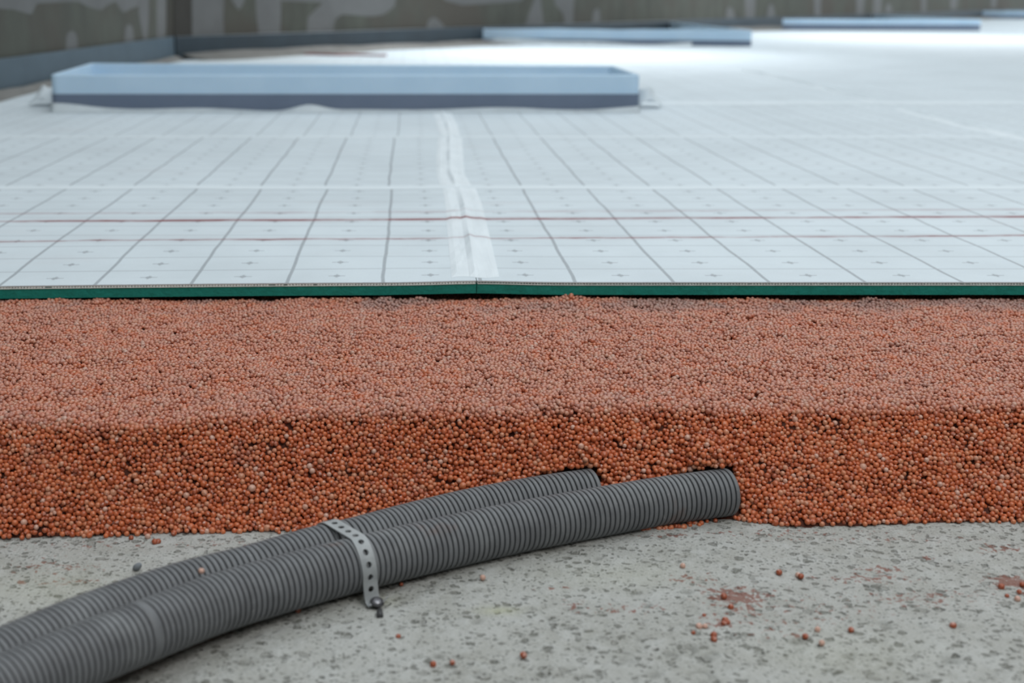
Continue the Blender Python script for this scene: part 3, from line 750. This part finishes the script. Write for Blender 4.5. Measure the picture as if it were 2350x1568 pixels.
o = bm_obj('nail_stub', bm, simple('dark_stub', (.05, .05, .052), .5), None, True); o.location = (nb.x, nb.y, 0)
tag(o, 'dark broken nail stub lying on the concrete just below the strap nail', 'nail')

# ------------------------------------------------------------------ bead bed
def bead_mat(name='terracotta_bead', fixed=None):
    t = NT(name); P = t.pos(); r = t.n('ShaderNodeObjectInfo').outputs['Random'] if fixed is None else fixed
    n1 = t.noise(P, 420, 2, 0.5); n2 = t.noise(P, 900, 3, 0.6); n3 = t.noise(P, 28, 3, 0.6)
    ramp = t.n('ShaderNodeValToRGB'); t.put(ramp.inputs[0], r); e = ramp.color_ramp.elements
    cs = [(0.0, (0.33, 0.074, 0.028)), (0.30, (0.50, 0.112, 0.036)), (0.60, (0.57, 0.150, 0.052)), (0.85, (0.56, 0.190, 0.086)), (0.97, (0.55, 0.25, 0.15)), (1.0, (0.60, 0.37, 0.29))]
    e[0].position, e[0].color = cs[0][0], (*cs[0][1], 1); e[1].position, e[1].color = cs[-1][0], (*cs[-1][1], 1)
    for p_, c_ in cs[1:-1]: q_ = e.new(p_); q_.color = (*c_, 1)
    c = t.mix(t.math('MULTIPLY', t.ss(n1, 0.585, 0.70), 0.75), ramp.outputs[0], (0.66, 0.42, 0.36))
    c = t.mix(t.math('MULTIPLY', t.ss(n3, 0.55, 0.78), 0.35), c, (0.30, 0.19, 0.16))
    # pale sheen of the back light put into the colour of the top beads
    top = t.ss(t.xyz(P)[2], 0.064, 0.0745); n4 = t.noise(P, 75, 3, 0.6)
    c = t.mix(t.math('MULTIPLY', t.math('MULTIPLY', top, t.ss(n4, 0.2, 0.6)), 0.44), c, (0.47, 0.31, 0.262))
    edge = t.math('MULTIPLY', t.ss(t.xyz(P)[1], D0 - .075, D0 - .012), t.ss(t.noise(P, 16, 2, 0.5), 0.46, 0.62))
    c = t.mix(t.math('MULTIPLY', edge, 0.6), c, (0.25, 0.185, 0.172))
    t.bump(t.math('ADD', n1, t.math('MULTIPLY', n2, .5)), 0.35, 0.0012)
    t.b.inputs['Specular IOR Level'].default_value = 0.6
    return t.set(Base_Color=c, Roughness=0.33)
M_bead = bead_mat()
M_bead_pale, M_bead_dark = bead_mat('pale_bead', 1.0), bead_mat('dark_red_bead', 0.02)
def bead_mesh(seed, mat=None):
    bm = bmesh.new(); bmesh.ops.create_icosphere(bm, subdivisions=3, radius=1.0)
    r = random.Random(seed); ks = [(Vector((r.gauss(0, 1), r.gauss(0, 1), r.gauss(0, 1))).normalized(), r.uniform(-.07, .05), r.uniform(1.5, 4)) for _ in range(9)]
    for v in bm.verts:
        d = v.co.normalized(); v.co = d * (1 + sum(a * math.exp(-w_ * (1 - d.dot(k)) * 2) for k, a, w_ in ks))
    m = bpy.data.meshes.new('bead'); bm.to_mesh(m); bm.free(); m.polygons.foreach_set('use_smooth', [True] * len(m.polygons)); m.materials.append(mat or M_bead)
    return m
BEADS = [bead_mesh(s) for s in range(5)]; PALE = [bead_mesh(s, M_bead_pale) for s in range(2)]; DARK = [bead_mesh(s, M_bead_dark) for s in range(3)]

edge_px = [(-300, 950), (0, 952), (160, 962), (330, 962), (520, 948), (760, 938), (1000, 936), (1200, 938), (1450, 924), (1700, 928), (2000, 930), (2350, 918), (2700, 918)]
foot_px = [(-300, 1240), (0, 1238), (180, 1234), (380, 1230), (600, 1226), (900, 1216), (1400, 1206), (1700, 1200), (1800, 1214), (1950, 1212), (2100, 1206), (2350, 1204), (2700, 1204)]
EX = np.array([tuple(bp(x, y, H_BED))[:2] for x, y in edge_px]); FX = np.array([tuple(bp(x, y, 0.002))[:2] for x, y in foot_px])
ye = lambda u: np.interp(u, EX[:, 0], EX[:, 1]); yf = lambda u: np.interp(u, FX[:, 0], FX[:, 1])
RC = 0.012; YB = D0 + 0.10
def surf(u, s):
    """bed profile: point and outward normal for x=u and arc length s (0 = lip, negative = back over the top, positive = down the face)"""
    a, b = ye(u), yf(u); phi = np.arctan2(H_BED, a - b); tl = RC * np.tan(phi / 2); al = RC * phi
    y = np.empty_like(u); z = np.empty_like(u); ny = np.empty_like(u); nz = np.empty_like(u)
    t = s + al / 2
    m1 = t < 0; y[m1] = (a + tl)[m1] - t[m1]; z[m1] = H_BED; ny[m1] = 0; nz[m1] = 1
    m2 = (t >= 0) & (t <= al); th = t / RC
    y[m2] = (a + tl)[m2] - RC * np.sin(th[m2]); z[m2] = H_BED - RC + RC * np.cos(th[m2]); ny[m2] = -np.sin(th[m2]); nz[m2] = np.cos(th[m2])
    m3 = t > al; q = t - al + tl
    y[m3] = (a - q * np.cos(phi))[m3]; z[m3] = (H_BED - q * np.sin(phi))[m3]; ny[m3] = -np.sin(phi)[m3]; nz[m3] = np.cos(phi)[m3]
    return y, z, ny, nz
def face_len(u):
    a, b = ye(u), yf(u); phi = np.arctan2(H_BED, a - b)
    return np.hypot(a - b, H_BED) - RC * np.tan(phi / 2) + RC * phi / 2
BUMPS = {}
def relief(u, s):
    h = (vnoise(u, s, 22, 21) - .5) * .0030 + (vnoise(u + .3 * s, s, 60, 22) - .5) * .0022 + (vnoise(u, s, 6, 23) - .5) * .003
    y, z, _, _ = surf(u, s)
    for (px, amp, wx) in [(235, .0040, .010), (150, .002, .02), (880, .0060, .008), (970, .0050, .009), (1310, .0055, .014), (1180, .0015, .01), (1990, .0028, .012), (1700, .0025, .02), (2200, .002, .02), (560, .0028, .014), (700, .0022, .012)]:
        p = bp(px, 680, H_BED); h = h + amp * np.exp(-((u - p.x) / wx) ** 2 - ((y - (D0 - .004)) / .014) ** 2)
    for path, x0_, wx in ((PF, 1640, .020), (PR, 1340, .014)):      # beads slumped over the buried ends of the conduits
        c = at_px(path, x0_)[1]; cz = c.z + RP
        a_, b_ = float(ye(c.x)), float(yf(c.x)); ph = math.atan2(H_BED, a_ - b_)
        amp = ((b_ + (cz / H_BED) * (a_ - b_)) - c.y) * math.sin(ph) + .0045
        h = h + max(0, amp) * np.exp(-((u - c.x) / wx) ** 2) * np.exp(-((z - .043) / .016) ** 2)
        BUMPS[x0_] = amp
    h = h - .0035 * np.clip((y - D0) / .02, 0, 1)
    return h
def relax():
    UL, UR = -0.98, 1.22; DEP = .0072
    smax = .12
    # density of a loose random packing
    area_ = 0; N = 182400
    u = rng.uniform(UL, UR, N); s = rng.uniform(-(YB - .84), smax, N)
    y, z, ny, nz = surf(u, s)
    lim = face_len(u) + (vnoise(u, s * 0, 40, 31) - .5) * .010 + .001
    keep = (y < YB) & (s < lim)
    # only what could be seen from the camera or from a step to the side
    keep &= (u > -(y * .36 + .50)) & (u < y * .53 + .52)
    u, s = u[keep], s[keep]; n = -rng.uniform(0, DEP, len(u))
    d = np.clip(rng.normal(.0039, .00055, len(u)), .0026, .0054); big = rng.random(len(u)) < .012; d[big] = rng.uniform(.0050, .0062, big.sum()); r = d / 2
    top = relief(u, s); jit = rng.uniform(0, .0023, len(u))
    X = np.stack([u, s, n], 1); CS = .0056; K = 7
    o0 = X.min(0) - .02
    for it in range(14):
        ci = np.floor((X - o0) / CS).astype(np.int64); dims = ci.max(0) + 3
        cid = (ci[:, 0] * dims[1] + ci[:, 1]) * dims[2] + ci[:, 2]
        order = np.argsort(cid, kind='stable'); sc = cid[order]
        first = np.r_[True, sc[1:] != sc[:-1]]; start = np.maximum.accumulate(np.where(first, np.arange(len(sc)), 0)); rank = np.arange(len(sc)) - start
        table = np.full((int(dims[0] * dims[1] * dims[2]) + 4, K), -1, np.int32); ok = rank < K; table[sc[ok], rank[ok]] = order[ok]
        mv = np.zeros_like(X)
        for dx in (-1, 0, 1):
            for dy in (-1, 0, 1):
                for dz in (-1, 0, 1):
                    nc = cid + (dx * dims[1] + dy) * dims[2] + dz
                    nc = np.clip(nc, 0, len(table) - 1); cand = table[nc]
                    for k in range(K):
                        j = cand[:, k]; sel = np.nonzero(j >= 0)[0]
                        if not len(sel): break
                        jj = j[sel]; D = X[sel] - X[jj]; L = np.sqrt((D * D).sum(1)); ov = r[sel] + r[jj] - L
                        h = (ov > 0) & (L > 1e-9)
                        if h.any():
                            q = sel[h]; mv[q] += D[h] * (ov[h] / L[h] * .30)[:, None]
        mag = np.sqrt((mv * mv).sum(1)); f = np.minimum(1, .0016 / np.maximum(mag, 1e-9)); X += mv * f[:, None]
        X[:, 2] = np.clip(X[:, 2], -DEP + top, top - r - jit)
    return X[:, 0], X[:, 1], X[:, 2], r
u, s, n, r = relax()
y, z, ny, nz = surf(u, s)
P = np.stack([u, y + ny * n, z + nz * n], 1); _low = P[:, 2] > r * .35; P, r, n = P[_low], r[_low], n[_low]; P[:, 2] = np.maximum(P[:, 2], r * .95)
# make room for the conduits
ok = np.ones(len(P), bool)
for path in (PF, PR):
    A = np.array([tuple(p) for p in path[::3]]); lo, hi = A.min(0) - .03, A.max(0) + .03
    idx = np.nonzero(((P > lo) & (P < hi)).all(1))[0]
    for c0 in range(0, len(idx), 4000):
        ii = idx[c0:c0 + 4000]; dd = np.sqrt(((P[ii][:, None, :2] - A[None, :, :2]) ** 2).sum(2) + (P[ii][:, None, 2] - A[None, :, 2]) ** 2).min(1)
        tip = np.array(path[-1]); ta = np.array((path[-1] - path[-8]).normalized()); past = (P[ii] - tip) @ ta
        ok[ii[(dd < RP + r[ii] * .75) & (past < r[ii] * .8)]] = False
P, r, n = P[ok], r[ok], n[ok]
sx, sy_, zc = proj(P); rp = F * r / zc
outer = n > -.0040
# which stand free of the conduits in the view
vis = outer & (sx > 15) & (sx < 2335) & (sy_ > 950)
for path in (PF, PR):
    ax, ay, az = proj([tuple(p) for p in path[::4]])
    o_ = np.argsort(ax); cy = np.interp(sx, ax[o_], ay[o_]); cz = np.interp(sx, ax[o_], az[o_])
    inside = (sx < ax.max() - 4) & (np.abs(sy_ - cy) < F * RP / cz * 1.12); vis &= ~inside
cand = np.nonzero(vis)[0]; pick = cand[np.argsort(-rp[cand])[:225]]
rest = np.ones(len(P), bool); rest[pick] = False
def place_bead(p, rr, name='clay_bead', el=None):
    o = bpy.data.objects.new(name, random.choice(BEADS)); COL.objects.link(o); o.location = tuple(p)
    o.scale = [rr * random.uniform(.94, 1.07) for _ in range(3)]; o.rotation_euler = [random.uniform(0, 6.28) for _ in range(3)]
    return o
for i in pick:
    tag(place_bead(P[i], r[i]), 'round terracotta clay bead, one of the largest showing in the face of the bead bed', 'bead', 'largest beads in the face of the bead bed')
# the rest of the bed
def scatter(name, pts, rad, src):
    m = bpy.data.meshes.new(name); m.vertices.add(len(pts)); m.vertices.foreach_set('co', np.asarray(pts, np.float32).ravel())
    sc_ = (rad[:, None] * rng.uniform(.93, 1.08, (len(pts), 3))).astype(np.float32); rt = rng.uniform(0, 6.283, (len(pts), 3)).astype(np.float32)
    m.attributes.new('scl', 'FLOAT_VECTOR', 'POINT').data.foreach_set('vector', sc_.ravel())
    m.attributes.new('rot', 'FLOAT_VECTOR', 'POINT').data.foreach_set('vector', rt.ravel())
    m.materials.append(M_bead); o = link(bpy.data.objects.new(name, m))
    g = bpy.data.node_groups.new(name, 'GeometryNodeTree')
    g.interface.new_socket('Geometry', in_out='INPUT', socket_type='NodeSocketGeometry'); g.interface.new_socket('Geometry', in_out='OUTPUT', socket_type='NodeSocketGeometry')
    gi, go = g.nodes.new('NodeGroupInput'), g.nodes.new('NodeGroupOutput'); ip = g.nodes.new('GeometryNodeInstanceOnPoints')
    oi = g.nodes.new('GeometryNodeObjectInfo'); oi.inputs['Object'].default_value = src; oi.inputs['As Instance'].default_value = False; oi.transform_space = 'ORIGINAL'
    a1 = g.nodes.new('GeometryNodeInputNamedAttribute'); a1.data_type = 'FLOAT_VECTOR'; a1.inputs[0].default_value = 'scl'
    a2 = g.nodes.new('GeometryNodeInputNamedAttribute'); a2.data_type = 'FLOAT_VECTOR'; a2.inputs[0].default_value = 'rot'
    er = g.nodes.new('FunctionNodeEulerToRotation')
    g.links.new(gi.outputs[0], ip.inputs['Points']); g.links.new(oi.outputs['Geometry'], ip.inputs['Instance'])
    g.links.new(a1.outputs[0], ip.inputs['Scale']); g.links.new(a2.outputs[0], er.inputs[0]); g.links.new(er.outputs[0], ip.inputs['Rotation'])
    g.links.new(ip.outputs[0], go.inputs[0])
    md = o.modifiers.new('beads', 'NODES'); md.node_group = g
    return o
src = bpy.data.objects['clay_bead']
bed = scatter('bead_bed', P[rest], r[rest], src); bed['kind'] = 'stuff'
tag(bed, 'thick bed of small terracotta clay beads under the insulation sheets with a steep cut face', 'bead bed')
# solid heart of the bed under the outer beads
us = np.linspace(-.985, 1.225, 130); ss_ = np.r_[np.linspace(-.46, -.02, 12), np.linspace(-.012, .012, 7), np.linspace(.02, 1, 8)]
V = []
for a in us:
    ua = np.full(len(ss_), a); q = ss_.copy(); fl_ = face_len(ua); q[-8:] = .014 + (fl_[-8:] - .014) * np.linspace(.1, 1, 8)
    yy, zz_, n1, n2 = surf(ua, q); yy = np.minimum(yy, YB)
    for k in range(len(ss_)): V.append((a, yy[k] - n1[k] * .0062, max(-.003, zz_[k] - n2[k] * .0062 - (.003 if yy[k] > D0 else 0))))
K = len(ss_); Fc = [(i * K + j, (i + 1) * K + j, (i + 1) * K + j + 1, i * K + j + 1) for i in range(len(us) - 1) for j in range(K - 1)]
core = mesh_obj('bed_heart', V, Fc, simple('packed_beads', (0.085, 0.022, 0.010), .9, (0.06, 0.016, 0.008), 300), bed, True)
# keep the heart clear of the conduits: sink it where they run
for v in core.data.vertices:
    for path in (PF, PR):
        dmin = min((Vector((v.co.x, v.co.y, v.co.z)) - p).length for p in path[::12])
        if dmin < RP + .004: v.co.y += (RP + .004 - dmin) * 1.0

# ------------------------------------------------------------------ loose beads on the slab
def loose(px, py, label, rr=.0020, z=None, group=None):
    p = bp(px, py, rr * .8 if z is None else z)
    o = place_bead(p, rr)
    if any(k in label.split(' right of the ')[0] for k in ('pale', 'whitish', 'white-flecked', 'pinkish bead left', 'pink bead', 'pale pink')): o.data = random.choice(PALE)
    elif group is None: o.data = random.choice(DARK)
    tag(o, label, 'bead', group)
L_ = [(1567, 1299, 'pale whitish bead alone on the concrete below the spill under the conduit'),
      (1788, 1314, 'upper bead of three near the middle of the bare concrete, right of the rust patch'),
      (1831, 1320, 'paler left bead of a touching pair on the concrete'), (1838, 1323, 'redder right bead of a touching pair on the concrete'),
      (2298, 1347, 'dark red bead left of the rust patch at the right edge'), (2311, 1368, 'small red bead below the dark one at the right edge'),
      (2335, 1375, 'white-flecked bead lowest in the cluster at the right edge'), (2339, 1359, 'reddest bead lying in the powder at the right edge'),
      (2346, 1342, 'bead highest in the rust powder, cut by the right edge'),
      (2187, 1436, 'single red bead far out on the clean concrete towards the right'), (1876, 1445, 'pinkish bead left of its twin on open concrete right of the rust patch'),
      (1953, 1446, 'dark red bead, right one of the twin beads on open concrete'), (1604, 1438, 'pale left bead of the pair below the rust patch'),
      (1618, 1438, 'pale right bead of the pair below the rust patch'), (1591, 1453, 'tiny red bead at the lower left of a light pair below the rust patch'),
      (1638, 1458, 'upper bead of a vertical pair below the rust patch'), (1638, 1468, 'lower bead of a vertical pair below the rust patch'),
      (1661, 1431, 'left bead of the red clump under the rust patch'), (1669, 1429, 'right bead of the red clump under the rust patch'), (1664, 1423, 'top bead of the red clump under the rust patch'),
      (1677, 1394, 'dark red bead sitting in the lower half of the rust patch'), (1661, 1369, 'bead in the upper left of the rust patch'),
      (1616, 1413, 'little bead left of the rust patch'), (1886, 1476, 'pale pink bead beside a pit near the bottom of the slab'), (1848, 1461, 'flat reddish bead in a smear just below the twin beads'),
      (914, 1461, 'red bead on the concrete straight below the strap nail'), (994, 1525, 'left bead of two near the bottom edge of the slab'),
      (1038, 1521, 'right bead of two near the bottom edge of the slab'), (1201, 1504, 'rusty bead beside a dark pit at the bottom centre'),
      (1108, 1326, 'pale bead lying out in front of the conduit, right of the strap'), (921, 1341, 'small bead half in the shadow under the conduit, right of the strap'),
      (684, 1401, 'dark red bead in the shadow under the conduit, left of the strap'), (462, 1311, 'pink bead caught between the two conduits'),
      (301, 1235, 'brownish red bead fallen off the foot of the bed at left'), (339, 1232, 'whitish bead at the foot of the bed at left'),
      (355, 1244, 'left bead of the stuck pair before the foot of the bed'), (363, 1243, 'right bead of the stuck pair before the foot of the bed')]
for px, py, lab in L_:
    kw = {}
    if px == 462: kw = dict(z=.044)
    loose(px, py, lab, random.uniform(.0017, .0023) if 'tiny' not in lab and 'small' not in lab and 'little' not in lab else .0014, **kw)
for i in range(26):
    k = i / 25; px = 1478 + 130 * k + random.uniform(-6, 6); base = 1222 - 16 * k
    py = base - random.uniform(0, 13) * (1 - .4 * k)
    loose(px, py, 'terracotta bead in the little spill under the belly of the front conduit', random.uniform(.0015, .0022), group='beads spilt under the front conduit')
p = bp(315, 1301, .003); st = place_bead(p, .0032, 'grey_stone'); st.data = st.data.copy(); st.data.materials.clear(); st.data.materials.append(simple('grey_stone', (.20, .22, .24), .8)); st.scale = (.0036, .0028, .0024)
tag(st, 'small blue-grey stone chip on the slab behind the conduits', 'stone')
